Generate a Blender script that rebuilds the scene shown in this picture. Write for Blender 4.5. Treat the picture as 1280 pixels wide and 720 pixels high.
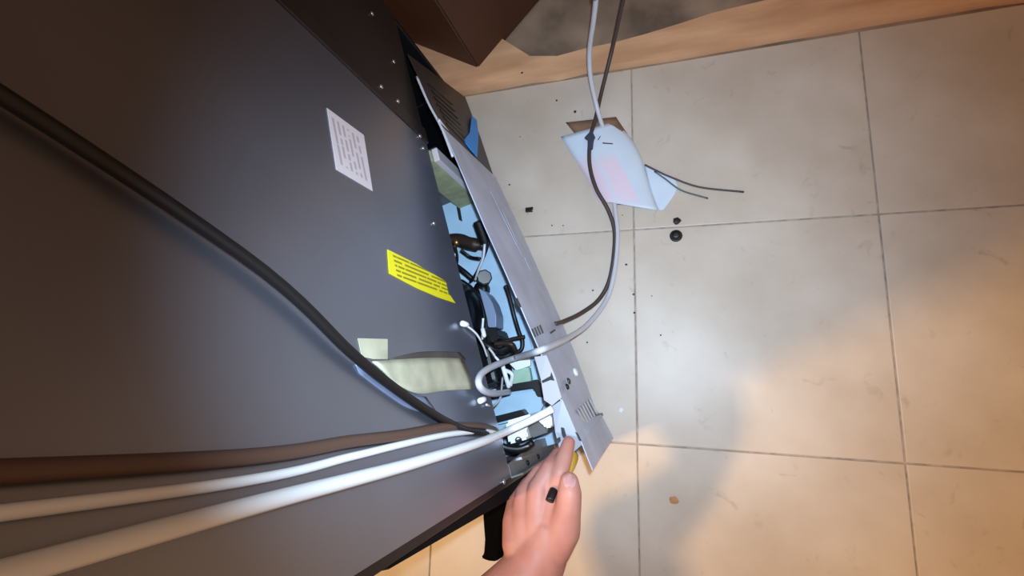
import bpy, bmesh, math, random
from mathutils import Vector, Matrix
random.seed(7)
for o in list(bpy.data.objects): bpy.data.objects.remove(o)
SC = bpy.context.scene
COL = SC.collection

# ------------------------------------------------------------------ camera, world, lights, exposure
F = 600.0                                    # focal length in pixels of the 1280x720 frame
H = 0.80                                     # the phone is held 0.8 m above the tiles
NAD = Vector((200.0, -110.0))                # how far the lens leans away from straight down
th = math.atan(NAD.length / F)
lean = -NAD.normalized()
axis = Vector((0, 0, -1)).cross(Vector((lean.x, lean.y, 0)))
ROT = Matrix.Rotation(th, 3, axis)
CAMP = Vector((0, 0, H))
cam = bpy.data.cameras.new('camera'); cam.sensor_width = 36; cam.lens = F * 36 / 1280
cam.clip_start = 0.01
co = bpy.data.objects.new('camera', cam); COL.objects.link(co)
co.matrix_world = Matrix.Translation(CAMP) @ ROT.to_4x4()
SC.camera = co

def lin(c):
    return tuple(((v/255)/12.92 if v/255 <= 0.04045 else ((v/255+0.055)/1.055)**2.4) for v in c)
w = bpy.data.worlds.new('World'); SC.world = w; w.use_nodes = True
w.node_tree.nodes['Background'].inputs[0].default_value = (*lin((235, 186, 148)), 1)
w.node_tree.nodes['Background'].inputs[1].default_value = 0.44
# the phone's own torch, beside the lens: cool white
sp = bpy.data.lights.new('phone_torch', 'SPOT'); sp.energy = 26; sp.color = (0.62, 0.81, 1.0)
sp.spot_size = math.radians(94); sp.spot_blend = 1.0; sp.shadow_soft_size = 0.006
so = bpy.data.objects.new('phone_torch', sp); COL.objects.link(so)
so.location = (0.012, 0.022, H + 0.004)
so.rotation_euler = (Vector((-0.17, 0.16, 0.0)) - so.location).to_track_quat('-Z', 'Y').to_euler()
# warm ceiling lamp of the room, behind the person
ar = bpy.data.lights.new('ceiling_lamp', 'AREA'); ar.energy = 46; ar.color = (1.0, 0.62, 0.28); ar.size = 0.20
ao = bpy.data.objects.new('ceiling_lamp', ar); COL.objects.link(ao)
ao.location = (-1.45, -0.72, 2.35)
ao.rotation_euler = (Vector((-0.2, -0.4, 0.0)) - ao.location).to_track_quat('-Z', 'Y').to_euler()
vs = SC.view_settings
vs.view_transform = 'Standard'; vs.look = 'None'; vs.gamma = 1; vs.use_curve_mapping = False
vs.exposure = 0.0

# ------------------------------------------------------------------ where things stand
def ray(px, py): return ROT @ Vector(((px-640)/F, (360-py)/F, -1))
def at(px, py, z=0.0):
    d = ray(px, py); return CAMP + d * ((z-H)/d.z)
ANG = math.radians(17.64)                    # the refrigerator is turned this far on the tile grid
K = Vector((-0.18, -0.122, 0))               # its near rear corner on the floor
VX = Vector((math.cos(ANG), math.sin(ANG), 0)); UY = Vector((-math.sin(ANG), math.cos(ANG), 0))
def loc(p): q = p - K; return Vector((q.dot(VX), q.dot(UY), p.z))
def T(px, py, z): return loc(at(px, py, z))  # refrigerator coordinates: x out of its back, y along its width
def onback(px, py, X=0.0):
    d = ray(px, py); return loc(CAMP + d * ((K + VX*X - CAMP).dot(VX) / d.dot(VX)))
def onY(px, py, Y):
    d = ray(px, py); return loc(CAMP + d * ((K + UY*Y - CAMP).dot(UY) / d.dot(UY)))
W = 0.68                                     # refrigerator width
PZ = 0.243                                   # lower edge of its back panel

# ------------------------------------------------------------------ materials
MATS = {}
def mat(name, rgb, rough=0.5, metal=0.0, noise=0.0, scale=20.0, bump=0.0, rgb2=None, coat=0.0, stretch=None, alpha=1.0, trans=0.0, spec=None, sss=0.0):
    if name in MATS: return MATS[name]
    m = bpy.data.materials.new(name); m.use_nodes = True; nt = m.node_tree
    b = nt.nodes['Principled BSDF']
    b.inputs['Base Color'].default_value = (*lin(rgb), 1)
    b.inputs['Roughness'].default_value = rough; b.inputs['Metallic'].default_value = metal
    b.inputs['Coat Weight'].default_value = coat; b.inputs['Alpha'].default_value = alpha
    b.inputs['Transmission Weight'].default_value = trans
    if sss:
        b.inputs['Subsurface Weight'].default_value = sss
        b.inputs['Subsurface Radius'].default_value = (0.010, 0.004, 0.002); b.inputs['Subsurface Scale'].default_value = 0.6
    if spec is not None: b.inputs['Specular IOR Level'].default_value = spec
    if noise or bump:
        tc = nt.nodes.new('ShaderNodeTexCoord'); mp = nt.nodes.new('ShaderNodeMapping')
        if stretch: mp.inputs['Scale'].default_value = stretch
        nz = nt.nodes.new('ShaderNodeTexNoise'); nz.inputs['Scale'].default_value = scale; nz.inputs['Detail'].default_value = 6
        nt.links.new(tc.outputs['Object'], mp.inputs['Vector']); nt.links.new(mp.outputs[0], nz.inputs['Vector'])
        if noise:
            cr = nt.nodes.new('ShaderNodeValToRGB')
            cr.color_ramp.elements[0].position = 0.35; cr.color_ramp.elements[1].position = 0.68
            c2 = rgb2 or tuple(max(0, v*(1-noise)) for v in rgb)
            cr.color_ramp.elements[0].color = (*lin(c2), 1); cr.color_ramp.elements[1].color = (*lin(rgb), 1)
            nt.links.new(nz.outputs['Fac'], cr.inputs['Fac']); nt.links.new(cr.outputs['Color'], b.inputs['Base Color'])
        if bump:
            bp = nt.nodes.new('ShaderNodeBump'); bp.inputs['Strength'].default_value = bump; bp.inputs['Distance'].default_value = 0.002
            nt.links.new(nz.outputs['Fac'], bp.inputs['Height']); nt.links.new(bp.outputs['Normal'], b.inputs['Normal'])
    MATS[name] = m; return m

def tile_mat():
    """cream floor tile: soft clouding, faint scuffs"""
    m = mat('tile_cream', (214, 203, 190), 0.42, noise=0.10, scale=7, bump=0.04, rgb2=(196, 182, 166))
    nt = m.node_tree; b = nt.nodes['Principled BSDF']
    cr = [n for n in nt.nodes if n.type == 'VALTORGB'][0]
    tc = nt.nodes.new('ShaderNodeTexCoord'); n2 = nt.nodes.new('ShaderNodeTexNoise'); n2.inputs['Scale'].default_value = 38; n2.inputs['Detail'].default_value = 8
    n2.inputs['Distortion'].default_value = 1.2
    oi = nt.nodes.new('ShaderNodeObjectInfo'); va = nt.nodes.new('ShaderNodeVectorMath'); va.operation = 'ADD'
    nt.links.new(tc.outputs['Object'], va.inputs[0]); nt.links.new(oi.outputs['Random'], va.inputs[1]); nt.links.new(va.outputs[0], n2.inputs['Vector'])
    c2 = nt.nodes.new('ShaderNodeValToRGB'); c2.color_ramp.elements[0].position = 0.24; c2.color_ramp.elements[1].position = 0.36
    c2.color_ramp.elements[0].color = (0.80, 0.77, 0.75, 1); c2.color_ramp.elements[1].color = (1, 1, 1, 1)
    nt.links.new(n2.outputs['Fac'], c2.inputs['Fac'])
    mx = nt.nodes.new('ShaderNodeMix'); mx.data_type = 'RGBA'; mx.blend_type = 'MULTIPLY'; mx.inputs['Factor'].default_value = 0.8
    nt.links.new(cr.outputs['Color'], mx.inputs['A']); nt.links.new(c2.outputs['Color'], mx.inputs['B'])
    nt.links.new(mx.outputs['Result'], b.inputs['Base Color'])
    return m

def print_mat(name, base, ink, lines, axis_i, lo, hi, margin_axis, mlo, mhi, density=0.5, rough=0.5, scale=60):
    """paper or vinyl with rows of small print that is too blurred to read: rows run along margin_axis"""
    m = bpy.data.materials.new(name); m.use_nodes = True; nt = m.node_tree; b = nt.nodes['Principled BSDF']
    b.inputs['Roughness'].default_value = rough
    tc = nt.nodes.new('ShaderNodeTexCoord'); sx = nt.nodes.new('ShaderNodeSeparateXYZ'); nt.links.new(tc.outputs['Object'], sx.inputs[0])
    def math_n(op, a, bv=None, c=None):
        n = nt.nodes.new('ShaderNodeMath'); n.operation = op
        for i, v in enumerate((a, bv, c)):
            if v is None: continue
            if isinstance(v, (int, float)): n.inputs[i].default_value = v
            else: nt.links.new(v, n.inputs[i])
        return n.outputs[0]
    r = math_n('DIVIDE', math_n('SUBTRACT', sx.outputs[axis_i], lo), (hi-lo)/lines)
    row = math_n('LESS_THAN', math_n('ABSOLUTE', math_n('SUBTRACT', math_n('FRACT', r), 0.5)), 0.22)
    q = sx.outputs[margin_axis]
    inside = math_n('MULTIPLY', math_n('GREATER_THAN', q, mlo), math_n('LESS_THAN', q, mhi))
    inside = math_n('MULTIPLY', inside, math_n('MULTIPLY', math_n('GREATER_THAN', sx.outputs[axis_i], lo), math_n('LESS_THAN', sx.outputs[axis_i], hi)))
    nz = nt.nodes.new('ShaderNodeTexNoise'); nz.inputs['Scale'].default_value = scale; nz.inputs['Detail'].default_value = 3
    cmb = nt.nodes.new('ShaderNodeCombineXYZ')
    nt.links.new(math_n('MULTIPLY', math_n('FLOOR', r), 3.7), cmb.inputs[1]); nt.links.new(q, cmb.inputs[0])
    nt.links.new(cmb.outputs[0], nz.inputs['Vector'])
    words = math_n('GREATER_THAN', nz.outputs['Fac'], 1-density)
    fac = math_n('MULTIPLY', math_n('MULTIPLY', row, inside), words)
    mx = nt.nodes.new('ShaderNodeMix'); mx.data_type = 'RGBA'
    mx.inputs['A'].default_value = (*lin(base), 1); mx.inputs['B'].default_value = (*lin(ink), 1)
    nt.links.new(fac, mx.inputs['Factor']); nt.links.new(mx.outputs['Result'], b.inputs['Base Color'])
    return m

M_tile = tile_mat()
M_grout = mat('grout', (184, 172, 160), 0.9, noise=0.2, scale=80)
M_conc = mat('bare_subfloor', (176, 154, 132), 0.85, noise=0.35, scale=9, bump=0.3)
M_wood = mat('tan_board', (240, 194, 150), 0.7, noise=0.45, scale=7, bump=0.2, rgb2=(210, 162, 124), stretch=(1, 5, 1))
M_carton = mat('brown_carton', (84, 50, 32), 0.6, noise=0.2, scale=5)
M_panel = mat('dark_painted_steel', (158, 164, 180), 0.32, 0.85, noise=0.10, scale=3, bump=0.012)
M_panel2 = mat('charcoal_steel', (72, 66, 64), 0.45, 0.6, noise=0.15, scale=4)
M_black = mat('black_plastic', (16, 16, 18), 0.45)
M_black2 = mat('black_enamel', (14, 16, 20), 0.3, noise=0.2, scale=12)
M_galv = mat('galvanised_sheet', (200, 210, 236), 0.42, 0.12, noise=0.12, scale=14, bump=0.02)
M_galv_d = mat('grey_sheet_dull', (112, 106, 104), 0.5, 0.6, noise=0.15, scale=14)
M_tray = mat('pale_blue_tray', (190, 222, 248), 0.4, 0.0, noise=0.08, scale=20)
M_foam = mat('yellow_green_foam', (176, 178, 138), 0.8, noise=0.15, scale=60, bump=0.2)
M_white = mat('white_plastic', (238, 240, 240), 0.35)
M_tube = mat('white_tube', (232, 236, 238), 0.3)
M_greyt = mat('pale_grey_tube', (198, 200, 208), 0.35)
M_brown = mat('brown_cable', (92, 70, 60), 0.5)
M_darkcab = mat('dark_brown_cable', (72, 58, 54), 0.5)
M_steel = mat('bright_steel', (210, 212, 214), 0.28, 0.9)
M_dsteel = mat('dark_steel', (92, 90, 90), 0.4, 0.8)
M_copper = mat('brass', (176, 128, 70), 0.35, 0.9)
M_rust = mat('dark_brown_pipe', (58, 44, 38), 0.5, 0.3, noise=0.3, scale=40)
M_green = mat('pale_green_board', (172, 204, 180), 0.5, noise=0.1, scale=50)
M_pink = mat('pinkish_plastic', (214, 204, 206), 0.5)
M_tape = mat('cream_tape', (196, 194, 168), 0.35, noise=0.18, scale=30, bump=0.15)
M_clear = mat('clear_tape', (112, 122, 146), 0.25, noise=0.12, scale=40)
M_brownstrip = mat('grey_brown_band', (84, 78, 74), 0.6, noise=0.2, scale=40)
M_blue = mat('blue_tape', (40, 155, 255), 0.5)
M_skin = mat('skin', (190, 134, 120), 0.55, noise=0.10, scale=26, bump=0.06, rgb2=(176, 114, 100), sss=0.12)
M_nail = mat('nail', (236, 190, 190), 0.3)
M_yellow = mat('yellow_plastic', (214, 170, 60), 0.4)
M_cloth = mat('black_cloth', (9, 8, 8), 0.95, noise=0.3, scale=90, bump=0.2, spec=0.05)
M_kraft = mat('brown_paper', (150, 118, 92), 0.8, noise=0.2, scale=25)
M_debris = mat('dark_debris', (38, 33, 31), 0.7)

# ------------------------------------------------------------------ mesh helpers
def link(name, me, material, parent=None):
    o = bpy.data.objects.new(name, me); COL.objects.link(o)
    if material:
        me.materials.clear(); me.materials.append(material)
    if parent: o.parent = parent
    return o
def finish(name, bm, material, parent=None, smooth=False, origin=None):
    bmesh.ops.recalc_face_normals(bm, faces=bm.faces[:])
    if origin is not None: bmesh.ops.translate(bm, verts=bm.verts[:], vec=-Vector(origin))
    me = bpy.data.meshes.new(name); bm.to_mesh(me); bm.free()
    if smooth: me.shade_smooth()
    o = link(name, me, material, parent)
    if origin is not None: o.location = origin
    return o
def tag(o, label, cat, group=None):
    o['label'] = label; o['category'] = cat
    if group: o['group'] = group
    return o
def empty(name, label, cat, p, rz=0, group=None):
    o = bpy.data.objects.new(name, None); o.empty_display_size = 0.05; COL.objects.link(o)
    o.location = p; o.rotation_euler = (0, 0, rz); return tag(o, label, cat, group)
def struct(o): o['kind'] = 'structure'; return o
def box(bm, lo, hi, bev=0.0):
    lo = Vector(lo); hi = Vector(hi)
    m = Matrix.Translation((lo+hi)/2) @ Matrix.Diagonal((*(hi-lo), 1))
    r = bmesh.ops.create_cube(bm, size=1, matrix=m)
    if bev:
        es = list({e for v in r['verts'] for e in v.link_edges})
        bmesh.ops.bevel(bm, geom=es, offset=bev, segments=2, affect='EDGES', profile=0.6)
def boxo(name, lo, hi, material, parent=None, bev=0.002):
    bm = bmesh.new(); box(bm, lo, hi, bev); return finish(name, bm, material, parent)
def hexa(bm, top, bot):
    """solid between two matching polygons"""
    a = [bm.verts.new(p) for p in top]; b = [bm.verts.new(p) for p in bot]; n = len(a)
    bm.faces.new(a); bm.faces.new(b[::-1])
    for i in range(n): bm.faces.new((a[i], a[(i+1) % n], b[(i+1) % n], b[i]))
def slab(name, pts, off, material, parent=None, bev=0.0):
    bm = bmesh.new(); off = Vector(off)
    hexa(bm, [Vector(p) for p in pts], [Vector(p)+off for p in pts])
    if bev: bmesh.ops.bevel(bm, geom=bm.edges[:], offset=bev, segments=2, affect='EDGES')
    return finish(name, bm, material, parent)
def spline(pts, n=8):
    P = [Vector(p) for p in pts]; P = [2*P[0]-P[1]] + P + [2*P[-1]-P[-2]]; out = []
    for i in range(1, len(P)-2):
        for k in range(n):
            t = k/n; a, b, c, d = P[i-1:i+3]
            out.append(0.5*((2*b)+(c-a)*t+(2*a-5*b+4*c-d)*t*t+(3*b-a-3*c+d)*t**3))
    out.append(P[-2]); return out
def tube_bm(bm, pts, r, seg=10, smooth=8, flat=None):
    path = spline(pts, smooth) if smooth else [Vector(p) for p in pts]
    n = len(path); rr = r if callable(r) else (lambda t: r); rings = []
    up = Vector((0, 0, 1)); prev = None
    for i, p in enumerate(path):
        t = (path[min(i+1, n-1)] - path[max(i-1, 0)]).normalized()
        if prev is None:
            s = t.cross(up)
            if s.length < 0.05: s = t.cross(Vector((1, 0, 0)))
            s.normalize()
        else:
            s = (prev - t*prev.dot(t)).normalized()
        prev = s; q = s.cross(t); R_ = rr(i/(n-1)); fl = flat or 1.0
        rings.append([bm.verts.new(p + s*math.cos(2*math.pi*k/seg)*R_ + q*math.sin(2*math.pi*k/seg)*R_*fl) for k in range(seg)])
    for a, b in zip(rings, rings[1:]):
        for k in range(seg): bm.faces.new((a[k], a[(k+1) % seg], b[(k+1) % seg], b[k]))
    bm.faces.new(rings[0][::-1]); bm.faces.new(rings[-1])
def tube(name, pts, r, material, parent=None, seg=10, smooth=8, flat=None):
    bm = bmesh.new(); tube_bm(bm, pts, r, seg, smooth, flat); return finish(name, bm, material, parent, True)
def lathe(name, prof, material, parent, p, direction=(0, 0, 1), seg=20, smooth=True):
    bm = bmesh.new(); rings = []
    for r, z in prof: rings.append([bm.verts.new((r*math.cos(2*math.pi*k/seg), r*math.sin(2*math.pi*k/seg), z)) for k in range(seg)])
    for a, b in zip(rings, rings[1:]):
        for k in range(seg): bm.faces.new((a[k], a[(k+1) % seg], b[(k+1) % seg], b[k]))
    bm.faces.new(rings[0][::-1]); bm.faces.new(rings[-1])
    q = Vector(direction).to_track_quat('Z', 'Y')
    bmesh.ops.transform(bm, matrix=Matrix.Translation(Vector(p)) @ q.to_matrix().to_4x4(), verts=bm.verts[:])
    o = finish(name, bm, material, parent, smooth); return o
def screw(parent, p, direction, r=0.004, material=None):
    return lathe('screw', [(r*0.55, -0.004), (r*0.55, 0), (r, 0), (r, r*0.35), (r*0.7, r*0.65), (r*0.3, r*0.65), (r*0.28, r*0.3)], material or M_steel, parent, p, direction, 10)

# ------------------------------------------------------------------ the setting
TS = 0.346; GX, GY = -0.054, -0.106            # tile grid
bm = bmesh.new(); box(bm, (-2.4, -2.4, -0.03), (2.4, 0.538, -0.0016))
floor = struct(finish('floor', bm, M_grout))
bm = bmesh.new(); g = 0.0011
box(bm, (g, g, -0.004), (TS-g, TS-g, 0.0), 0.0012)
tme = bpy.data.meshes.new('tile'); bmesh.ops.recalc_face_normals(bm, faces=bm.faces[:]); bm.to_mesh(tme); bm.free(); tme.materials.append(M_tile)
bm = bmesh.new(); box(bm, (g, g, -0.004), (TS-g, 0.538-(GY+TS)-g, 0.0), 0.0012)
cme = bpy.data.meshes.new('cut_tile'); bmesh.ops.recalc_face_normals(bm, faces=bm.faces[:]); bm.to_mesh(cme); bm.free(); cme.materials.append(M_tile)
for i in range(-6, 7):
    for j in range(-6, 2):
        t = bpy.data.objects.new('tile', cme if j == 1 else tme); COL.objects.link(t); t.parent = floor
        t.location = (GX+i*TS, GY+j*TS, random.uniform(-0.0004, 0.0004))
# bare subfloor beyond the tiles and the tan board between
struct(boxo('floor_subfloor', (-2.4, 0.538, -0.03), (2.4, 2.4, -0.002), M_conc, bev=0))
bm = bmesh.new()
n = 60; x0, x1 = -1.2, 2.0; tl = []
rnd = random.Random(3)
for i in range(n+1):
    x = x0+(x1-x0)*i/n; ya = 0.541+rnd.uniform(-0.003, 0.003); yb = 0.600+0.10*max(0, min(1, (-0.20-x)/0.16))**1.5+rnd.uniform(-0.006, 0.008)+0.012*math.sin(x*7)
    tl.append([bm.verts.new((x, ya, -0.004)), bm.verts.new((x, ya+0.003, 0.011)), bm.verts.new((x, yb-0.004, 0.012)), bm.verts.new((x, yb, -0.004))])
for a, b in zip(tl, tl[1:]):
    for k in range(3): bm.faces.new((a[k], a[k+1], b[k+1], b[k]))
struct(finish('trim_1', bm, M_wood))
struct(boxo('wall_back', (-2.4, 2.4, -0.03), (2.4, 2.5, 2.5), mat('wall_paint', (150, 140, 128), 0.8, noise=0.08, scale=4), bev=0))

# ------------------------------------------------------------------ refrigerator
fridge = empty('refrigerator', 'dark grey refrigerator turned with its bare metal back to the open floor', 'refrigerator', K, ANG)
D = 0.66; HT = 1.66
def fpart(*a, **k): return a
# carcass behind the back sheet (insulated box above the machine compartment)
bm = bmesh.new(); box(bm, (-D, 0.004, PZ+0.012), (-0.004, W-0.004, HT), 0.004)
finish('cabinet_body', bm, M_panel2, fridge)
boxo('door', (-D-0.07, 0.0, 0.05), (-D-0.002, W, HT), M_panel2, fridge, 0.006)
boxo('side_panel', (-D, -0.006, 0.012), (-0.001, 0.0035, HT), M_black, fridge, 0.002)
boxo('side_panel', (-D, W-0.0035, 0.012), (-0.001, W+0.006, HT), M_black, fridge, 0.002)
# back sheet, with a rolled lower edge
SY = 0.452
bm = bmesh.new()
prof = [(-0.012, PZ+0.006), (-0.006, PZ+0.001), (-0.001, PZ), (0.0015, PZ+0.004), (0.0015, HT), (-0.002, HT)]
def sheet(y0, y1, prof, ny=1):
    cols = []
    for j in range(ny+1):
        y = y0+(y1-y0)*j/ny; cols.append([bm.verts.new((x, y, z)) for x, z in prof])
    for a, b in zip(cols, cols[1:]):
        for k in range(len(prof)): bm.faces.new((a[k], a[(k+1) % len(prof)], b[(k+1) % len(prof)], b[k]))
    bm.faces.new(cols[0][::-1]); bm.faces.new(cols[-1])
sheet(0.002, SY, prof)
finish('back_panel', bm, M_panel, fridge)
boxo('joint_strip', (-0.002, SY+0.0015, PZ), (0.0035, SY+0.026, HT), M_panel2, fridge, 0.0012)
bm = bmesh.new(); sheet(SY+0.029, W-0.002, prof)
finish('end_panel', bm, M_panel2, fridge)
for px, py in [(463, 18), (490, 78), (473, 110), (494, 128), (523, 171), (527, 186), (540, 280), (627, 603)]:
    p = onback(px, py); screw(fridge, (0.002 if px not in (473, 494) else 0.0035, p.y, p.z), (1, 0, 0), 0.0030)
bm = bmesh.new()
hexa(bm, [(-0.002, -0.0062, .014), (-0.002, -0.0062, .50), (-0.002, -0.0075, .50), (-0.002, -0.020, .235), (-0.002, -0.022, .014)], [(-0.45, -0.0062, .014), (-0.45, -0.0062, .50), (-0.45, -0.0075, .50), (-0.45, -0.020, .235), (-0.45, -0.022, .014)])
finish('side_skirt', bm, mat('matt_black', (8, 8, 9), 0.8, spec=0.15), fridge)
# labels and tape on the back sheet
def onpatch(name, corners, material, X=0.0017, thick=0.0005, parent=fridge, n=1):
    pts = [onback(*c, X) for c in corners]; pts = [Vector((X, p.y, p.z)) for p in pts]
    return slab(name, pts, (thick, 0, 0), material, parent)
M_ylab = print_mat('yellow_warning_label', (240, 232, 20), (150, 138, 10), 5, 1, 0.216, 0.241, 2, 0.296, 0.412, 0.58, 0.4, 90)
ylab = onpatch('warning_label', [(484, 312), (520, 330), (557, 352), (560, 366), (569, 379), (548, 372), (520, 360), (486, 342)], M_ylab)
ylab['label'] = 'yellow warning label with rows of small dark print'
M_wlab = print_mat('white_spec_label', (214, 204, 208), (176, 164, 168), 6, 2, 0.428, 0.472, 1, 0.312, 0.362, 0.55, 0.5, 80)
wl = slab('rating_label', [(0.0017, 0.371, 0.418), (0.0017, 0.304, 0.424), (0.0017, 0.303, 0.478), (0.0017, 0.369, 0.474)], (0.0005, 0, 0), M_wlab, fridge)
wl['label'] = 'pale paper rating label with faint lines of print'
# cream tape: small square piece and the long curled piece, with a thin grey brown band above it
tp = onpatch('tape', [(447, 423), (484, 424), (484, 449), (466, 449), (452, 446)], M_tape)
tp['label'] = 'small square of cream tape'
def wavy_tape(name, top, bot, material, X0, lift):
    bm = bmesh.new(); a = spline([Vector((0, *onback(*p).yz)) for p in top], 5); b = spline([Vector((0, *onback(*p).yz)) for p in bot], 5)
    n = len(a); rows = []
    for i in range(n):
        r = []
        for k in range(6):
            t = k/5; p = a[i].lerp(b[min(i, len(b)-1)], t)
            h = X0 + lift*(0.5+0.5*math.sin(i*0.7+k*1.1))*math.sin(math.pi*t)
            r.append((bm.verts.new((h+0.0005, p.y, p.z)), bm.verts.new((X0-0.0003, p.y, p.z))))
        rows.append(r)
    for i in range(n-1):
        for k in range(5):
            for s in (0, 1):
                bm.faces.new((rows[i][k][s], rows[i][k+1][s], rows[i+1][k+1][s], rows[i+1][k][s]))
    for i in range(n-1):
        for k in (0, 5): bm.faces.new((rows[i][k][0], rows[i+1][k][0], rows[i+1][k][1], rows[i][k][1]))
    for i in (0, n-1):
        for k in range(5): bm.faces.new((rows[i][k][0], rows[i][k+1][0], rows[i][k+1][1], rows[i][k][1]))
    return finish(name, bm, material, fridge, True)
t1 = wavy_tape('tape', [(462, 453), (500, 450), (540, 448), (577, 449)], [(490, 480), (520, 493), (555, 489), (590, 487)], M_tape, 0.0022, 0.0016)
t1['label'] = 'long wrinkled piece of cream tape'
t2 = wavy_tape('brown_band', [(484, 449), (520, 441), (550, 440), (572, 441)], [(484, 452), (520, 449), (550, 448), (580, 450)], M_brownstrip, 0.0019, 0.0003)
t2['label'] = 'grey brown band above the tape'
t3 = wavy_tape('clear_tape', [(440, 455), (480, 474), (505, 490), (530, 497)], [(446, 468), (480, 494), (510, 512), (545, 520)], M_clear, 0.0019, 0.0008)
t3['label'] = 'clear tape with a dull blue sheen'

# ------------------------------------------------------------------ machine compartment (parts of the refrigerator)
CD = -0.30
bm = bmesh.new(); box(bm, (CD, 0.012, 0.050), (0.024, 0.456, 0.056), 0.001); box(bm, (0.022, 0.012, 0.050), (0.025, 0.456, 0.070), 0.0008)
finish('base_tray', bm, M_tray, fridge)
boxo('shaded_tray', (CD, 0.4565, 0.050), (0.004, W-0.012, 0.056), M_black2, fridge, 0.001)  # unlit end of the tray beyond the divider, its shade painted as black
boxo('compartment_wall', (CD-0.006, 0.008, 0.03), (CD, W-0.008, PZ+0.014), M_black2, fridge, 0)
boxo('base_rail', (-D, 0.004, 0.030), (-0.012, 0.030, 0.049), M_dsteel, fridge, 0.001)
boxo('base_rail', (-D, W-0.030, 0.030), (-0.012, W-0.004, 0.049), M_dsteel, fridge, 0.001)
for y in (0.03, W-0.06):
    lathe('roller', [(0.006, 0), (0.024, 0), (0.026, 0.003), (0.026, 0.017), (0.024, 0.02), (0.006, 0.02)], M_black, fridge, (-0.10, y, 0.0262), (0, 1, 0), 20)
    lathe('roller', [(0.006, 0), (0.024, 0), (0.026, 0.003), (0.026, 0.017), (0.024, 0.02), (0.006, 0.02)], M_black, fridge, (-D+0.08, y, 0.0262), (0, 1, 0), 20)
# far divider with foam pad and pale rim
boxo('divider', (CD, 0.455, 0.056), (0.004, 0.459, 0.222), M_galv_d, fridge, 0.0008)
boxo('divider_rim', (-0.002, 0.434, 0.057), (0.007, 0.4545, 0.226), M_pink, fridge, 0.001)
boxo('foam_pad', (-0.040, 0.436, 0.0565), (-0.0025, 0.4545, 0.228), M_foam, fridge, 0.003)
# dryer / pipe assembly
b1 = T(566, 300, .12); b2 = T(606, 308, .12)
dr = tube('filter_dryer', [(-0.12, b1.y+0.01, .125), b1, b1.lerp(b2, .5), b2], lambda t: 0.0105 if .1 < t < .85 else 0.006, M_rust, fridge, 14, 6)
lathe('brass_fitting', [(0.002, 0), (0.005, 0), (0.005, 0.008), (0.003, 0.010)], M_copper, dr, T(571, 303, .131), (0.2, -0.4, 1), 10)
c1 = T(598, 277, .15); c2 = T(607, 303, .13)
tube('capacitor', [c1, c1.lerp(c2, .1), c1.lerp(c2, .9), c2], 0.0085, M_black, fridge, 14, 3)
tube('wire', [T(608, 282, .16), T(611, 300, .15), T(606, 318, .14), T(596, 340, .13), T(588, 352, .12)], 0.0022, M_black, fridge)
tube('wire', [T(606, 305, .15), T(604, 322, .145), T(598, 338, .135), T(594, 350, .12)], 0.0020, M_greyt, fridge)
tube('wire', [T(576, 312, .14), T(588, 321, .13), T(600, 323, .14)], 0.0022, M_black, fridge)
tube('wire', [T(568, 306, .14), T(571, 322, .12), T(570, 334, .10)], 0.0030, M_rust, fridge)
slab('white_clip', [T(562, 311, .13), T(570, 316, .13), T(566, 324, .13)], (0, 0, -0.004), M_white, fridge)
tube('copper_line', [T(556, 322, .11), T(578, 338, .115), T(592, 350, .11)], 0.0042, M_black, fridge)
slab('inner_slot', [T(571, 259, .057), T(575, 259, .057), T(578, 277, .057), T(574, 275, .057)], (0, 0, 0.0015), M_dsteel, fridge)
# octagonal knob
kp = T(605, 347, .118); kd = (CAMP - at(605, 347, .118)).normalized(); kd = Vector((kd.dot(VX), kd.dot(UY), kd.z))
kb = lathe('knob', [(0.006, -0.03), (0.009, -0.008), (0.0125, -0.006), (0.0125, 0.004), (0.0105, 0.006), (0.003, 0.006)], M_dsteel, fridge, kp, kd + Vector((0.15, 0.1, 0)), 8, False)
# compressor: black dome with its curved strap plate and relay box
cc = T(578, 392, .12) + Vector((-0.040, 0.0, 0))
comp = lathe('compressor', [(0.02, 0.0), (0.060, 0.0), (0.070, 0.010), (0.073, 0.05), (0.070, 0.082), (0.056, 0.112), (0.034, 0.126), (0.010, 0.130)], M_black2, fridge, (cc.x, cc.y, 0.064), (0, 0, 1), 32)
for a in (35, 145, 215, 325):
    lathe('compressor_foot', [(0.004, 0), (0.013, 0), (0.011, 0.006), (0.013, 0.012), (0.004, 0.014)], M_black, comp, (cc.x+0.075*math.cos(math.radians(a)), cc.y+0.075*math.sin(math.radians(a)), 0.0562), (0, 0, 1), 12)
lathe('weld_seam', [(0.0725, 0.045), (0.0752, 0.047), (0.0752, 0.050), (0.0725, 0.052)], M_black, comp, (cc.x, cc.y, 0.064), (0, 0, 1), 32)
# pale curved shield plate
a = [T(598, 360, .135), T(607, 366, .135), T(615, 378, .135), T(620, 394, .135), T(620, 409, .135), T(610, 409, .135), T(609, 394, .135), T(604, 379, .135)]
slab('relay_shield', a, (0, 0, -0.035), mat('blue_grey_plate', (150, 166, 196), 0.35, 0.3), fridge, 0.0012)
a = [T(606, 410, .130), T(620, 411, .130), T(624, 421, .130), T(618, 428, .130), T(606, 426, .130)]
slab('relay_box', a, (0, 0, -0.05), M_black, fridge, 0.002)
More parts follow.
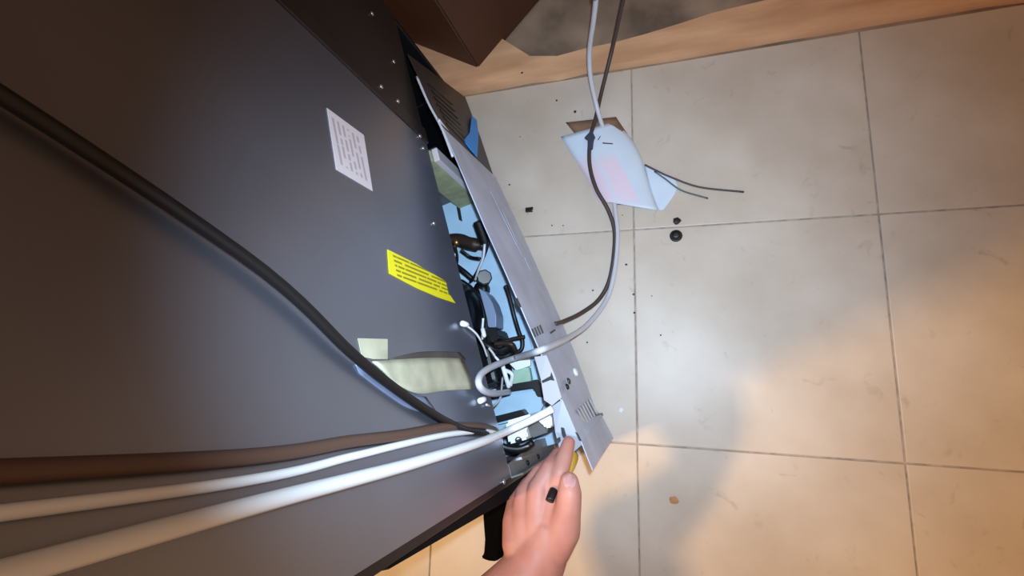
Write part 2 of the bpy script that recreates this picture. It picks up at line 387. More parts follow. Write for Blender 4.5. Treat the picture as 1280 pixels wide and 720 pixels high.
# black refrigerant line that turns a corner
tube('refrigerant_line', [T(632, 357, .12), T(637, 372, .11), T(643, 396, .10), T(649, 416, .10), T(653, 426, .10), T(652, 436, .10), T(645, 441, .10), T(634, 444, .10)], 0.0034, M_black, fridge, 10)
tube('refrigerant_line', [T(656, 421, .11), T(640, 424, .11), T(622, 430, .11), T(606, 436, .11), T(590, 440, .11)], 0.0030, M_rust, fridge, 10)
tube('wire_loom', [T(600, 424, .15), T(612, 434, .15), T(624, 438, .14), T(636, 434, .13), T(640, 440, .12), T(630, 446, .12), T(614, 446, .12), T(600, 450, .12)], 0.0048, M_black, fridge, 10)
tube('wire_loom', [T(590, 412, .13), T(600, 430, .13), T(612, 444, .13), T(606, 456, .13), T(590, 462, .13)], 0.0060, M_black, fridge, 10)
tube('wire_loom', [T(618, 430, .14), T(630, 429, .14), T(640, 431, .14), T(644, 438, .13)], 0.0040, M_rust, fridge, 10)
boxo('fan_motor', (-0.13, 0.118, 0.060), (-0.020, 0.190, 0.150), M_black2, fridge, 0.006)
tube('wire', [T(604, 398, .19), T(603, 412, .18), T(603, 424, .17)], 0.0016, M_white, fridge)
lathe('wire_splice', [(0.001, 0), (0.0032, 0.001), (0.0032, 0.012), (0.001, 0.014)], M_white, fridge, T(603, 410, .185), (0, -1, 0.1), 8)
tube('wire', [T(611, 435, .16), T(616, 441, .16), T(619, 446, .16)], 0.0016, M_pink, fridge)
tube('wire', [T(619, 446, .17), T(624, 452, .17), T(624, 458, .16)], 0.0018, M_white, fridge)
# green board with its dark carrier and white fittings
gb = [T(642, 462, .12), T(661, 459, .12), T(664, 476, .12), T(640, 480, .12)]
slab('control_board', gb, (0, 0, -0.012), M_green, fridge, 0.001)
slab('board_carrier', [T(620, 484, .105), T(672, 474, .105), T(679, 497, .105), T(671, 496, .105), T(667, 484, .105), T(622, 492, .105)], (0, 0, -0.03), M_black, fridge, 0.001)
slab('valve_tray', [T(656, 440, .10), T(670, 446, .10), T(676, 478, .10), T(662, 478, .10)], (0, 0, -0.02), M_tray, fridge, 0.001)
slab('white_bracket', [T(634, 452, .13), T(662, 444, .13), T(663, 457, .13), T(645, 463, .13)], (0, 0, -0.006), M_white, fridge, 0.001)
tube('board_clip', [T(628, 456, .15), T(632, 470, .15), T(636, 484, .14)], 0.0032, M_white, fridge)
tube('board_clip', [T(630, 462, .15), T(640, 468, .15), T(638, 482, .14)], 0.0028, M_white, fridge)
slab('dark_socket', [T(605, 478, .14), T(617, 470, .14), T(622, 483, .14), T(608, 486, .14)], (0, 0, -0.03), M_black, fridge, 0.001)
# clip wires that hang over the edge of the back sheet
tube('ground_wire', [T(577, 408, .275) + Vector((0.004, 0, 0)), T(586, 409, .27), T(596, 418, .25), T(604, 432, .225), T(609, 446, .20)], 0.0013, M_white, fridge)
lathe('wire_terminal', [(0.001, 0), (0.0034, 0.001), (0.0034, 0.010), (0.0020, 0.014), (0.001, 0.015)], M_white, fridge, onback(571, 406) + Vector((0.006, 0, 0)), (0.15, -0.1, -1), 10)
tube('ground_wire', [onback(604, 507) + Vector((0.004, 0, 0)), T(616, 508, .235), T(625, 498, .21), T(627, 485, .19), T(628, 472, .17)], 0.0014, M_greyt, fridge)
lathe('wire_terminal', [(0.001, 0), (0.0034, 0.001), (0.0034, 0.012), (0.002, 0.014)], M_white, fridge, onback(594, 503) + Vector((0.005, 0, 0)), (0.1, 0.1, -1), 10)
# black slot bar and pale sheet in front of the valve
slab('slot_bar', [T(616, 521, .12), T(652, 512, .12), T(657, 519, .12), T(620, 529, .12)], (0, 0, -0.02), M_black, fridge, 0.001)
slab('pale_shelf', [T(609, 500, .10), T(672, 488, .10), T(682, 500, .10), T(672, 520, .10), T(616, 532, .10)], (0, 0, -0.012), M_tray, fridge, 0.001)
# water valve
vb = [T(631, 527, .215), T(664, 517, .215), T(668, 526, .215), T(656, 530, .215), T(660, 549, .215), T(635, 556, .215)]
wv = slab('water_valve', vb, (0, 0, -0.055), M_white, fridge, 0.003)
lathe('valve_port', [(0.001, -0.004), (0.004, -0.004), (0.004, 0.0015), (0.0028, 0.0015), (0.0026, -0.002)], M_black, wv, T(648, 550, .2155), (0.1, 0, 1), 12)
vs_ = [T(656, 530, .205), T(677, 521, .205), T(686, 540, .205), T(664, 548, .205)]
slab('valve_coil', vs_, (0, 0, -0.04), M_galv_d, wv, 0.002)
slab('valve_arm', [T(664, 519, .225), T(682, 513, .225), T(689, 520, .225), T(690, 534, .225), T(681, 536, .225), T(676, 526, .225)], (0, 0, -0.02), M_white, wv, 0.002)
q = T(640, 556, .17)
bm = bmesh.new(); tube_bm(bm, [T(622, 552, .20), T(630, 559, .20), T(643, 562, .20), T(656, 560, .20), T(666, 553, .20)], 0.0048, 10, 6)
finish('valve_collar', bm, M_black, wv, True)
tube('collar_ring', [T(625, 556, .207), T(634, 560, .207), T(648, 561, .207), T(661, 557, .207)], 0.0014, M_steel, wv)
lathe('tube_nut', [(0.003, 0), (0.0075, 0), (0.0085, 0.003), (0.0085, 0.011), (0.006, 0.014)], M_greyt, wv, T(622, 552, .205), (0.3, 0.1, 1), 8, False)
M_brk = mat('grey_bracket', (150, 148, 146), 0.45, 0.35, noise=0.15, scale=30)
# corner bracket at the foot of the refrigerator
br = slab('corner_bracket', [(0.0, 0.0005, 0.018), (0.0, 0.0005, PZ-0.002), (0.0, 0.016, PZ-0.002), (0.0, 0.022, 0.15), (0.0, 0.027, 0.10), (0.0, 0.022, 0.018)], (-0.003, 0, 0), M_brk, fridge, 0.0006)
bl = slab('bracket_lip', [(0.0, 0.0, 0.02), (0.0, 0.0, PZ), (0.012, 0.0, PZ-0.01), (0.012, 0.0, 0.02)], (0, 0.002, 0), M_brk, fridge)
for px, py in [(659, 579), (672, 571)]:
    p = onback(px, py); screw(br, (0.0005, max(p.y, 0.006), p.z), (1, 0, 0), 0.0034, M_black)
slab('bracket_rib', [(0.0, 0.014, 0.20), (0.0, 0.017, 0.20), (0.0, 0.014, 0.145), (0.0, 0.011, 0.145)], (0.004, 0, 0), M_steel, br)

# ------------------------------------------------------------------ far fixed cover and blue tape
fx0, fx1 = 0.462, W
bm = bmesh.new()
def C_(y): return 0.016 + (0.674-y)*0.1143        # line of the covers on the floor, refrigerator coordinates
def wall_sheet(bm, pb, pt, th=0.0012):
    """thin standing sheet from a row of bottom points and a row of top points"""
    n = len(pb); f = []; 
    for i in range(n):
        a = Vector(pb[i]); b = Vector(pt[i]); d = Vector(pb[min(i+1, n-1)])-Vector(pb[max(i-1, 0)])
        nn = d.cross(b-a).normalized()*th
        f.append([bm.verts.new(a), bm.verts.new(b), bm.verts.new(b+nn), bm.verts.new(a+nn)])
    for a, b in zip(f, f[1:]):
        for k in range(4): bm.faces.new((a[k], a[(k+1) % 4], b[(k+1) % 4], b[k]))
    bm.faces.new(f[0]); bm.faces.new(f[-1][::-1])
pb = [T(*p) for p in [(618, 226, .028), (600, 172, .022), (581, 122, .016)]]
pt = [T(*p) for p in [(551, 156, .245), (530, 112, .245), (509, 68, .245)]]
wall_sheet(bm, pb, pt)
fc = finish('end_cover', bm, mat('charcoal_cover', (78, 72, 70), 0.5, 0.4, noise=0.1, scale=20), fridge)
def onquad(s, t): # s along, t up on the end cover
    return (pb[0].lerp(pb[2], s)).lerp(pt[0].lerp(pt[2], s), t)
nrm = (pb[2]-pb[0]).cross(pt[0]-pb[0]).normalized()
if nrm.x < 0: nrm = -nrm
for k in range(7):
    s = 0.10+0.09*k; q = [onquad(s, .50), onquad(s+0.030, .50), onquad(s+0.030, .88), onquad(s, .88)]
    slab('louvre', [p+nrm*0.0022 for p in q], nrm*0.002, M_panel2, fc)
def pix(px, py, a, b, c):
    """point of the plane a b c seen at this place"""
    n_ = (b-a).cross(c-a); d = ray(px, py); dl = Vector((d.dot(VX), d.dot(UY), d.z)); c0 = loc(CAMP)
    return c0 + dl*((a-c0).dot(n_)/dl.dot(n_))
bt = [pix(x, y, pb[0], pb[2], pt[1])+nrm*0.006 for x, y in [(586, 147), (592, 152), (594, 172), (592, 198), (586, 192), (575, 178), (583, 168)]]
o = slab('tape', bt, nrm*0.001, M_blue, fc); o['label'] = 'torn piece of bright blue tape'
tube('edge_wire', [T(548, 150, .252), T(566, 172, .20), T(590, 196, .12), T(619, 224, .035)], 0.0022, M_greyt, fridge)
tube('edge_wire', [T(521, 96, .252), T(536, 130, .250), T(552, 160, .250), T(566, 196, .250)], 0.0018, M_greyt, fridge)

# ------------------------------------------------------------------ the cover being pulled off
cov = empty('machine_cover', 'long grey sheet metal cover pulled away from the refrigerator by a hand', 'cover', K, ANG)
bot_px = [(766, 548, .004), (752, 521, .008), (752, 520, .028), (744, 513, .028), (730, 474, .026), (716, 437, .026), (700, 400, .026), (660, 310, .026), (640, 266, .026), (619, 222, .026)]
top_px = [(740, 588, .232), (726, 553, .236), (725, 552, .236), (722, 548, .236), (706, 512, .238), (690, 478, .240), (672, 434, .242), (630, 338, .243), (606, 285, .244), (553, 160, .245)]
pbot = [T(*p) for p in bot_px]; ptop = [T(*p) for p in top_px]
bm = bmesh.new(); wall_sheet(bm, pbot, ptop, 0.0012)
cp = finish('cover_sheet', bm, M_galv, cov)
def onc(px, py, lift=0.0):
    """point of the cover sheet seen at this place"""
    d = ray(px, py); dl = Vector((d.dot(VX), d.dot(UY), d.z)); c0 = loc(CAMP); best = None
    for i in range(len(pbot)-1):
        a, b, c = pbot[i], pbot[i+1], ptop[i]
        if (b-a).length < 0.012: continue
        n_ = (b-a).cross(c-a).normalized(); 
        if n_.x < 0: n_ = -n_
        p = c0 + dl*((a-c0).dot(n_)/dl.dot(n_)); s = (p-a).dot((b-a).normalized())/(b-a).length
        if best is None or abs(s-.5) < best[0]: best = (abs(s-.5), p, n_)
    return best[1] + best[2]*(lift+0.0014), best[2]
def cquad(name, px, material, th=0.0012, lift=0.0, parent=cp):
    r = [onc(*p, lift) for p in px]; return slab(name, [q[0] for q in r], r[0][1]*th, material, parent)
# slots: the rows of vents
for k in range(6):
    x = 719+3.0*k; y = 513-2.6*k
    cquad('vent_slot', [(x, y), (x+1.3, y-.6), (x+11.3, y+18.4), (x+10, y+19)], M_steel, 0.0012)
for k in range(4):
    x = 663+3.2*k; y = 412-1.6*k
    cquad('vent_slot', [(x, y), (x+1.0, y-.4), (x+5, y+10), (x+4, y+10.4)], M_dsteel)
cquad('stiffening_rib', [(612, 240), (614, 239), (655, 322), (652, 322)], M_galv, 0.0005)
cquad('stiffening_rib', [(626, 262), (628, 261), (664, 338), (662, 339)], M_galv, 0.0005)
cquad('mounting_slot', [(642, 374), (645, 373), (650, 384), (648, 386)], M_black, 0.0006)
cquad('mounting_slot', [(686, 416), (692, 412), (693, 414), (687, 418)], M_black, 0.0006)
cquad('mounting_slot', [(743, 519), (752, 517), (753, 519), (744, 521)], M_dsteel, 0.0006)
p, nn = onc(717, 466, 0)
screw(cp, p, nn, 0.0066, M_white)
p, nn = onc(709, 477, 0); lathe('rivet', [(0.002, 0), (0.0045, 0), (0.004, 0.002), (0.002, 0.003)], M_dsteel, cp, p, nn, 10)
p, nn = onc(707, 484, 0); lathe('rivet', [(0.002, 0), (0.0040, 0), (0.0035, 0.002), (0.002, 0.003)], M_black, cp, p, nn, 10)
# top flange folded inwards at the pulled end, a pale plate with two punched holes
fl = [T(690, 508, .247), T(703, 499, .247), (T(723, 546, .245)), T(727, 556, .243), T(716, 566, .243), T(699, 560, .245), T(694, 540, .247)]
flo = slab('end_flange', fl, (0, 0, -0.0014), mat('flange_grey', (158, 162, 176), 0.45, 0.25), cov)
for q in ([(701, 534), (705, 535), (708, 545), (704, 548), (702, 542)], [(696, 548), (700, 546), (701, 551), (698, 555)], [(719, 540), (722, 541), (727, 551), (724, 551)]):
    slab('flange_hole', [T(x, y, .2474) for x, y in q], (0, 0, -0.0005), M_black, flo)
fl2 = [T(668, 446, .242), T(683, 444, .243), T(694, 470, .243), T(702, 497, .243), T(690, 507, .243), T(680, 500, .243), T(676, 474, .243)]
flp = slab('top_flange', fl2, (0, 0, -0.0012), mat('flange_pale', (178, 176, 182), 0.5, 0.1), cov)
slab('flange_slot', [T(677, 476, .2440), T(688, 470, .2440), T(689, 465, .2440), T(693, 476, .2440), T(688, 475, .2440), T(678, 479, .2440)], (0, 0, -0.0006), M_black, flp)
cl = [T(711, 458, .17), T(712, 470, .17)]

# ------------------------------------------------------------------ cables
def cable(name, pts, r, m, label, cat='cable', flat=None, group=None):
    return tag(tube(name, pts, r, m, None, 10, 8, flat), label, cat, group)
def B(px, py, X): 
    p = onback(px, py, X); return K + VX*p.x + UY*p.y + Vector((0, 0, p.z))
def up(y, z, X): return K + VX*X + UY*y + Vector((0, 0, z))
cable('power_cord', [up(.40, 1.675, -.16), up(.40, 1.672, -.03), up(.40, 1.64, .010), up(.33, 1.1, .008), up(.26, .80, .008), up(.190, .60, .009), B(438, 440, .008), B(480, 475, .007), B(520, 504, .007), B(556, 526, .007), B(582, 537, .006), B(612, 541, .003), K+T(626, 545, .21).x*VX+T(626, 545, .21).y*UY+Vector((0, 0, .225))], 0.0039, M_black, 'thick black cord slanting down the back of the refrigerator')
cable('water_tube', [up(.09, 1.675, -.16), up(.09, 1.672, -.03), up(.09, 1.64, .012), up(.075, 1.1, .012), up(.062, .80, .012), B(300, 636, .013), B(438, 600, .013), B(520, 578, .013), B(600, 553, .016), at(636, 538, .262), at(664, 525, .256), at(691, 511, .255)], 0.0044, M_tube, 'thick white water tube running down the refrigerator to the valve')
cable('water_tube', [up(.12, 1.675, -.16), up(.12, 1.672, -.03), up(.12, 1.64, .010), up(.10, 1.1, .006), up(.085, .80, .006), B(300, 602, .006), B(438, 571, .006), B(500, 556, .006), B(560, 543, .006), B(605, 539, .006), B(622, 542, .006)], 0.0027, M_tube, 'thinner grey white tube just above the thick white tube')
cable('cable', [up(.15, 1.675, -.16), up(.15, 1.672, -.03), up(.15, 1.64, .010), up(.13, 1.1, .007), up(.10, .80, .006), B(300, 572, .006), B(438, 552, .006), B(500, 544, .006), B(556, 534, .006), B(598, 533, .005), B(618, 538, .004)], 0.0042, mat('brown_cord', (88, 66, 56), 0.5), 'brown cord lying against the refrigerator back above the white tubes')
# cords from above the tan strip, over the paper, to the cover
cable('floor_cord', [(0.30, 2.396, .42), (0.27, 2.2, .40), (0.22, 1.7, .34), (0.12, 1.15, .27), at(790, -60, .22), at(784, -22, .16), at(777, 8, .11), at(765, 62, .045), at(752, 115, .016), at(744, 150, .014), at(738, 172, .0185), at(737, 205, .0185), at(745, 235, .017), at(760, 262, .010), at(768, 288, .005), at(767, 320, .005), at(761, 352, .006), at(748, 375, .012), at(727, 391, .03), at(706, 401, .055), at(694, 405, .085)], 0.0035, M_darkcab, 'dark brown cord running over the white papers to the metal cover')
def wl_(px, py, z): return at(px, py, z)
cable('grey_tube', [(0.12, 2.396, .55), (0.11, 2.2, .53), (0.08, 1.6, .46), (0.01, 1.05, .36), at(750, -55, .28), at(747, -20, .22), at(742, 25, .16), at(737, 62, .10), at(738, 95, .06), at(744, 125, .030), at(750, 148, .014), at(757, 172, .003+.002), at(764, 215, .0045), at(769, 262, .0045), at(772, 295, .0046), at(768, 340, .006), at(758, 375, .014), at(735, 405, .06), at(712, 421, .13), at(692, 431, .225), at(672, 439, .266), B(645, 447, .024), B(620, 456, .014), B(603, 466, .012), B(598, 477, .012), B(603, 487, .011), B(616, 492, .006), K+VX*T(636, 490, .16).x+UY*T(636, 490, .16).y+Vector((0, 0, .16))], 0.0040, M_greyt, 'pale grey tube curving over the metal cover into the compartment')
cable('thin_wire', [at(806, 206, .012), at(820, 213, .010), at(840, 222, .006), at(875, 234, .002), at(930, 240, .002)], 0.0016, M_darkcab, 'thin dark wire crossing the corner of the side paper')
cable('thin_wire', [at(818, 214, .012), at(832, 224, .008), at(852, 238, .003), at(885, 248, .002)], 0.0013, M_dsteel, 'short thin grey wire next to the dark one on the side paper')

# ------------------------------------------------------------------ papers on the floor
def paper(name, left, right, material, zf, label, group=None, nu=14):
    """a curled sheet between two edge lines; zf(u, v) is its height"""
    a = spline([(p[0], p[1], 0) for p in left], 6); b = spline([(p[0], p[1], 0) for p in right], 6); n = min(len(a), len(b))
    bm = bmesh.new(); g_ = []
    for i in range(n):
        row = []
        for k in range(nu+1):
            t = k/nu; q = a[i].lerp(b[i], t); z = zf(t, i/(n-1))
            p = at(q.x, q.y, z); row.append((bm.verts.new(p), bm.verts.new(p-Vector((0, 0, .0006)))))
        g_.append(row)
    for i in range(n-1):
        for k in range(nu):
            for s in (0, 1): bm.faces.new((g_[i][k][s], g_[i][k+1][s], g_[i+1][k+1][s], g_[i+1][k][s]))
        for k in (0, nu): bm.faces.new((g_[i][k][0], g_[i+1][k][0], g_[i+1][k][1], g_[i][k][1]))
    for i in (0, n-1):
        for k in range(nu): bm.faces.new((g_[i][k][0], g_[i][k+1][0], g_[i][k+1][1], g_[i][k][1]))
    o = finish(name, bm, material, None, True); return tag(o, label, 'paper', group)
def paper_mat():
    m = mat('printed_paper', (214, 228, 242), 0.6, noise=0.03, scale=15)
    nt = m.node_tree; b = nt.nodes['Principled BSDF']; cr = [n for n in nt.nodes if n.type == 'VALTORGB'][0]
    tc = nt.nodes.new('ShaderNodeTexCoord'); sx = nt.nodes.new('ShaderNodeSeparateXYZ'); nt.links.new(tc.outputs['Object'], sx.inputs[0])
    fac = None
    def rng(out, lo, hi, soft):
        mr = nt.nodes.new('ShaderNodeMapRange'); mr.inputs['From Min'].default_value = lo-soft; mr.inputs['From Max'].default_value = lo+soft
        mr2 = nt.nodes.new('ShaderNodeMapRange'); mr2.inputs['From Min'].default_value = hi+soft; mr2.inputs['From Max'].default_value = hi-soft
        nt.links.new(out, mr.inputs['Value']); nt.links.new(out, mr2.inputs['Value'])
        mu = nt.nodes.new('ShaderNodeMath'); mu.operation = 'MULTIPLY'; nt.links.new(mr.outputs[0], mu.inputs[0]); nt.links.new(mr2.outputs[0], mu.inputs[1]); return mu.outputs[0]
    # two pink printed blocks, skewed with the sheet
    sk = nt.nodes.new('ShaderNodeMath'); sk.operation = 'MULTIPLY_ADD'; nt.links.new(sx.outputs[1], sk.inputs[0]); sk.inputs[1].default_value = 0.44; nt.links.new(sx.outputs[0], sk.inputs[2])
    p1 = at(752, 225, .008); p2 = at(777, 225, .008); p3 = at(781, 225, .008); p4 = at(806, 225, .008)
    f = lambda p: p.x + 0.36*p.y
    ry = rng(sx.outputs[1], at(770, 256, .008).y, at(770, 196, .008).y, 0.012)
    a1 = rng(sk.outputs[0], f(p1), f(p2), 0.003); a2 = rng(sk.outputs[0], f(p3), f(p4), 0.003)
    ad = nt.nodes.new('ShaderNodeMath'); ad.operation = 'ADD'; nt.links.new(a1, ad.inputs[0]); nt.links.new(a2, ad.inputs[1])
    mu = nt.nodes.new('ShaderNodeMath'); mu.operation = 'MULTIPLY'; nt.links.new(ad.outputs[0], mu.inputs[0]); nt.links.new(ry, mu.inputs[1])
    mx = nt.nodes.new('ShaderNodeMix'); mx.data_type = 'RGBA'; mx.inputs['B'].default_value = (*lin((232, 212, 226)), 1)
    nt.links.new(mu.outputs[0], mx.inputs['Factor']); nt.links.new(cr.outputs['Color'], mx.inputs['A']); nt.links.new(mx.outputs['Result'], b.inputs['Base Color'])
    return m
M_paper = paper_mat(); M_paper2 = mat('plain_paper', (214, 228, 242), 0.6, noise=0.03, scale=15)
paper('paper_sheet', [(707, 153), (740, 195), (760, 235), (772, 256)], [(770, 146), (792, 180), (807, 212), (816, 255)], M_kraft, lambda u, v: 0.0012+0.0088*math.sin(math.pi*u)**0.6, 'brownish paper sheet lying under the white printed sheet')
paper('paper_sheet', [(806, 205), (809, 222), (816, 245), (824, 263)], [(832, 216), (846, 227), (845, 240), (830, 262)], M_paper2, lambda u, v: 0.0012+0.002*math.sin(u*3), 'plain white paper scrap sticking out beside the printed sheet')
paper('paper_sheet', [(701, 171), (720, 201), (737, 228), (749, 252), (759, 250)][:4] + [(757, 252)], [(768, 152), (788, 172), (802, 197), (812, 232), (822, 263)], M_paper, lambda u, v: 0.0025+0.0105*math.sin(math.pi*min(1, max(0, u)))**0.6, 'white printed sheet with two pale pink blocks lying on top')
top_sheet = bpy.data.objects['paper_sheet.002']
slab('printed_line', [at(x, y, .0142) for x, y in [(753, 178), (766, 179), (766, 180.2), (753, 179.4)]], (0, 0, -0.0004), M_dsteel, top_sheet)
slab('printed_line', [at(x, y, .0142) for x, y in [(750, 170), (751, 170), (748, 175), (747, 175)]], (0, 0, -0.0004), M_dsteel, top_sheet)
fc_ = bpy.data.objects['floor_cord']
slab('cord_sleeve', [at(x, y, .0235) for x, y in [(739, 162), (744, 171), (741, 174), (740.5, 186), (734.5, 186), (735, 174), (730, 172)]], (0, 0, -0.006), mat('slate_sleeve', (58, 66, 82), .5), fc_, 0.001)

# ------------------------------------------------------------------ carton beyond the strip
cb = at(600, 89, 0); dr_ = (at(676, 0, 0)-cb).normalized(); dl_ = (at(536, 64, 0)-cb).normalized()
car = empty('brown_carton', 'tall dark brown carton standing beyond the tan floor board', 'box', cb)
f4 = [Vector((0, 0, 0)), dr_*0.46, dr_*0.46+dl_*0.34, dl_*0.34]
bm = bmesh.new(); hexa(bm, [p+Vector((0, 0, .62)) for p in f4], [p+Vector((0, 0, 0.0)) for p in f4])
bmesh.ops.bevel(bm, geom=bm.edges[:], offset=0.003, segments=2, affect='EDGES'); finish('carton_body', bm, M_carton, car)
for k, (a, b) in enumerate(((0, 1), (2, 3))):
    q = [f4[a]+Vector((0, 0, .6205)), f4[b]+Vector((0, 0, .6205))]
    inn = (f4[(b+1) % 4]-f4[b])*0.495
    slab('flap', [q[0], q[1], q[1]+inn, q[0]+inn], (0, 0, 0.004), M_carton, car, 0.001)

# ------------------------------------------------------------------ black strap beside the refrigerator
sb = [at(x, y, .004) for x, y in [(604, 628), (607, 652), (610, 672), (609, 688), (603, 695), (611, 699), (622, 700), (630, 694), (633, 678), (633, 655), (634, 630), (640, 606), (620, 600)]]
tag(slab('cloth_strap', [p+Vector((0, 0, .008)) for p in sb], (0, 0, -0.011), M_cloth, None, 0.002), 'black cloth strap lying on the tiles beside the refrigerator corner', 'strap')

# ------------------------------------------------------------------ floor debris
def chip(name, px, py, r, m, label, group=None, h=0.4):
    rr = random.Random(int(px*7+py)); bm = bmesh.new(); bmesh.ops.create_icosphere(bm, subdivisions=1, radius=1)
    for v in bm.verts: v.co = Vector((v.co.x*r*rr.uniform(.6, 1.3), v.co.y*r*rr.uniform(.6, 1.3), (v.co.z+.9)*r*h*rr.uniform(.7, 1.1)))
    o = finish(name, bm, m, None); p = at(px, py, 0); o.location = (p.x, p.y, 0.0003); return tag(o, label, 'debris', group)
cl = empty('plastic_clip', 'small black plastic clip lying on the tiles beside the metal cover', 'clip', at(662, 263, 0))
boxo('clip_body', (-0.0065, -0.004, 0), (0.002, 0.004, 0.006), M_black, cl, 0.001)
boxo('clip_tab', (0.0015, 0.0, 0), (0.007, 0.005, 0.004), M_black, cl, 0.001)
boxo('clip_tab', (0.0015, -0.004, 0), (0.006, -0.001, 0.004), M_black, cl, 0.001)
bp_ = empty('plastic_disc', 'round black plastic disc on the tiles below the paper scrap', 'disc', at(845, 295, 0))
lathe('disc_body', [(0.003, 0), (0.008, 0), (0.008, 0.006), (0.006, 0.009), (0.002, 0.009)], M_black, bp_, (0, 0, 0), (0, 0, 1), 14)
lathe('disc_rim', [(0.008, 0), (0.010, 0), (0.010, 0.002), (0.008, 0.002)], M_black, bp_, (0, 0, 0), (0, 0, 1), 14)
chip('rust_flake', 846, 277, 0.007, M_rust, 'rusty brown flake next to the black disc')
chip('tan_crumb', 843, 625, 0.007, mat('orange_tan', (196, 140, 96), .8), 'orange tan crumb on the tile joint')
for k, (px, py, r) in enumerate([(719, 140, .005), (696, 126, .0035), (650, 171, .002), (741, 363, .0028), (793, 391, .003), (792, 368, .003), (826, 419, .0026), (734, 428, .0028), (783, 331, .0035), (778, 269, .002), (690, 282, .0025), (637, 231, .003), (815, 370, .002), (704, 282, .0022), (768, 279, .002), (655, 96, .004)]):
    lb, gp = ('dark splinter lying on the tan board', None) if py < 121 else ('tiny dark crumb on the tiles between tan board and papers', 'crumbs near the tan board') if py < 175 else \
        ('tiny dark speck along the tile joint past the cords', 'specks along the tile joint') if px > 765 else ('tiny dark speck on the tiles between metal cover and cords', 'specks beside the cover')
    chip('dirt_speck', px, py, r*.62, M_debris, lb, gp)
chip('white_chip', 776, 512, .004, M_white, 'tiny white paint chip on the cream tiles')
bpy.data.objects['dirt_speck.015'].location.z = 0.0125

# ------------------------------------------------------------------ person: left forearm and hand
per = empty('person', 'bare left forearm and hand pulling the metal cover with bent fingers', 'person', at(600, 790, 0.0))
per_o = per.location.copy()
def ball_chain(bm, pts, seg=26):
    """closed tapered limb through (point, radius) joints with rounded ends"""
    P = []; R_ = []
    for i in range(len(pts)-1):
        for k in range(5):
            t = k/5; P.append(pts[i][0].lerp(pts[i+1][0], t)); R_.append(pts[i][1]*(1-t)+pts[i+1][1]*t)
    P.append(pts[-1][0]); R_.append(pts[-1][1])
    d0 = (P[0]-P[1]).normalized(); d1 = (P[-1]-P[-2]).normalized()
    for a in (30, 60, 82):
        c, s = math.cos(math.radians(a)), math.sin(math.radians(a))
        P.append(pts[-1][0]+d1*pts[-1][1]*s); R_.append(pts[-1][1]*c)
        P.insert(0, pts[0][0]+d0*pts[0][1]*s); R_.insert(0, pts[0][1]*c)
    n = len(P); rings = []; prev = None
    for i, p in enumerate(P):
        t = (P[min(i+1, n-1)]-P[max(i-1, 0)]).normalized()
        s = t.cross(Vector((0.1, 0.2, 1))).normalized() if prev is None else (prev-t*prev.dot(t)).normalized()
        prev = s; q = s.cross(t)
        rings.append([bm.verts.new(p+s*math.cos(2*math.pi*k/seg)*R_[i]+q*math.sin(2*math.pi*k/seg)*R_[i]) for k in range(seg)])
    for a, b in zip(rings, rings[1:]):
        for k in range(seg): bm.faces.new((a[k], a[(k+1) % seg], b[(k+1) % seg], b[k]))
    bm.faces.new(rings[0][::-1]); bm.faces.new(rings[-1])
def J(px, py, z, r): return (at(px, py, z), r)
bm = bmesh.new()
wr = at(664, 690, .285)
ball_chain(bm, [(Vector((-0.22, -0.80, .80)), .058), (Vector((-0.30, -0.66, .58)), .052), (at(430, 915, .375), .047), (at(480, 860, .338), .046), J(550, 822, .32, .043), J(624, 760, .300, .034), J(664, 713, .286, .0275), J(676, 690, .282, .025)])
ball_chain(bm, [J(645, 738, .290, .027), J(676, 702, .282, .026), J(686, 672, .280, .023)])
# palm: four metacarpals and the web
mc = {'index': (692, 616, .272, .0125), 'middle': (674, 611, .275, .0125), 'ring': (657, 617, .268, .0120), 'little': (645, 630, .255, .0110)}
for nme, (x, y, z, r) in mc.items():
    bx_ = {'index': 684, 'middle': 670, 'ring': 658, 'little': 649}[nme]
    ball_chain(bm, [J(bx_, 682, .282, .018), J((bx_+x)/2, 650, (z+.284)/2, .0165), J(x, y, z, r)])
ball_chain(bm, [J(690, 660, .276, .018), J(672, 640, .274, .016), J(656, 640, .268, .015)])
# fingers
ball_chain(bm, [J(692, 616, .272, .0118), J(700, 589, .272, .0100), J(706, 570, .262, .0088), J(711, 553, .254, .0072)])
ball_chain(bm, [J(674, 611, .275, .0118), J(688, 586, .268, .0105), J(698, 570, .245, .0092), J(703, 563, .222, .0080)])
ball_chain(bm, [J(657, 617, .268, .0112), J(675, 592, .258, .0100), J(688, 580, .232, .0088), J(694, 576, .208, .0078)])
ball_chain(bm, [J(645, 630, .255, .0102), J(660, 606, .246, .0088), J(672, 596, .222, .0078), J(678, 592, .202, .0068)])
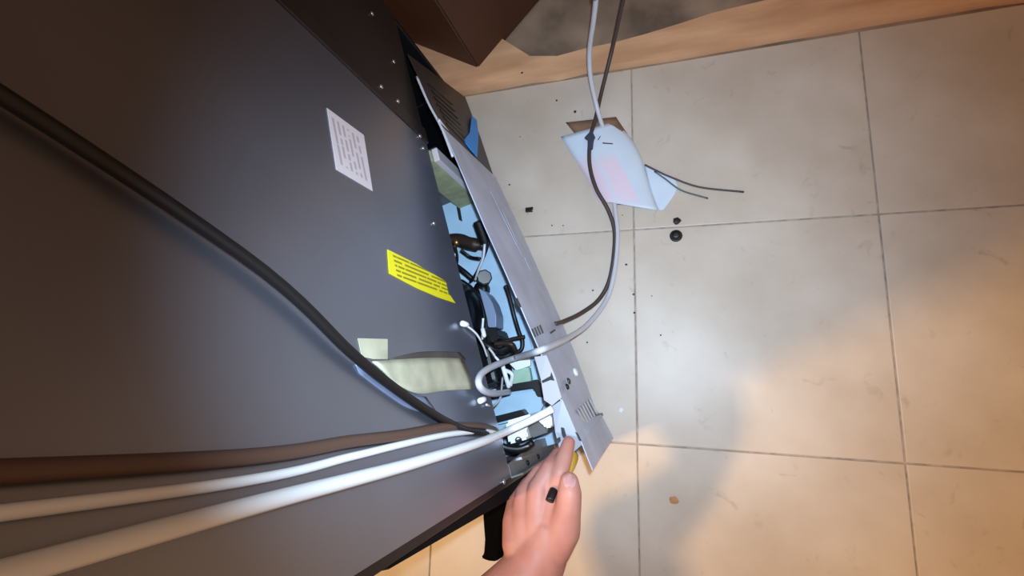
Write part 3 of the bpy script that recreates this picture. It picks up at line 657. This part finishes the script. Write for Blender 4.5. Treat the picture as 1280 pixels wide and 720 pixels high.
# thumb leaves the side of the palm near the wrist
ball_chain(bm, [J(690, 684, .282, .020), J(704, 662, .284, .0180), J(710, 636, .287, .0135), J(712, 616, .287, .0125), J(712, 602, .284, .0098)])
body = finish('arm_and_hand', bm, M_skin, None, True)
rm = body.modifiers.new('r', 'REMESH'); rm.mode = 'VOXEL'; rm.voxel_size = 0.0016
sm = body.modifiers.new('s', 'SMOOTH'); sm.factor = 0.5; sm.iterations = 10
dg = bpy.context.evaluated_depsgraph_get(); me2 = bpy.data.meshes.new_from_object(body.evaluated_get(dg))
body.modifiers.clear(); body.data = me2; me2.shade_smooth(); me2.materials.clear(); me2.materials.append(M_skin)
body.parent = per; body.location = -per_o
def nail(px, py, z, dirp, r, w_):
    p = at(px, py, z); d = (at(*dirp)-p).normalized(); up_ = (CAMP-p).normalized(); s = d.cross(up_).normalized(); n_ = s.cross(d)
    bm = bmesh.new(); rows = []
    for i in range(7):
        u = i/6*2-1; row = []
        for k in range(7):
            v = k/6*2-1; sc_ = math.sqrt(max(0.02, 1-abs(u)**3*0.85))
            row.append(bm.verts.new(p + d*u*r + s*v*w_*sc_ + n_*(-0.45*w_*v*v - 0.12*r*max(0, u)**2)))
        rows.append(row)
    for a, b in zip(rows, rows[1:]):
        for k in range(6): bm.faces.new((a[k], a[k+1], b[k+1], b[k]))
    bmesh.ops.solidify(bm, geom=bm.faces[:], thickness=0.0012)
    o = finish('fingernail', bm, M_nail, per, True); o.location = -per_o; return o
nail(712, 600, .2950, (713, 585, .287), .0066, .0062)

# ------------------------------------------------------------------ small tool pinched between thumb and forefinger
tool = empty('hand_tool', 'small black and yellow tool pinched between thumb and forefinger', 'tool', at(700, 600, .27))
to = tool.location
def TL(px, py, z): return at(px, py, z)-to
tube('handle', [TL(713, 571, .228), TL(711, 578, .240), TL(707, 587, .253), TL(702, 596, .262)], lambda t: 0.0095-0.0022*t, M_yellow, tool, 12, 5)
tube('shaft', [TL(702, 596, .262), TL(697, 606, .272), TL(692, 614, .283)], 0.0026, M_dsteel, tool, 8, 4)
tube('bit_holder', [TL(692, 613, .284), TL(689.5, 619, .289), TL(687, 626, .293)], 0.0046, M_black, tool, 10, 4)
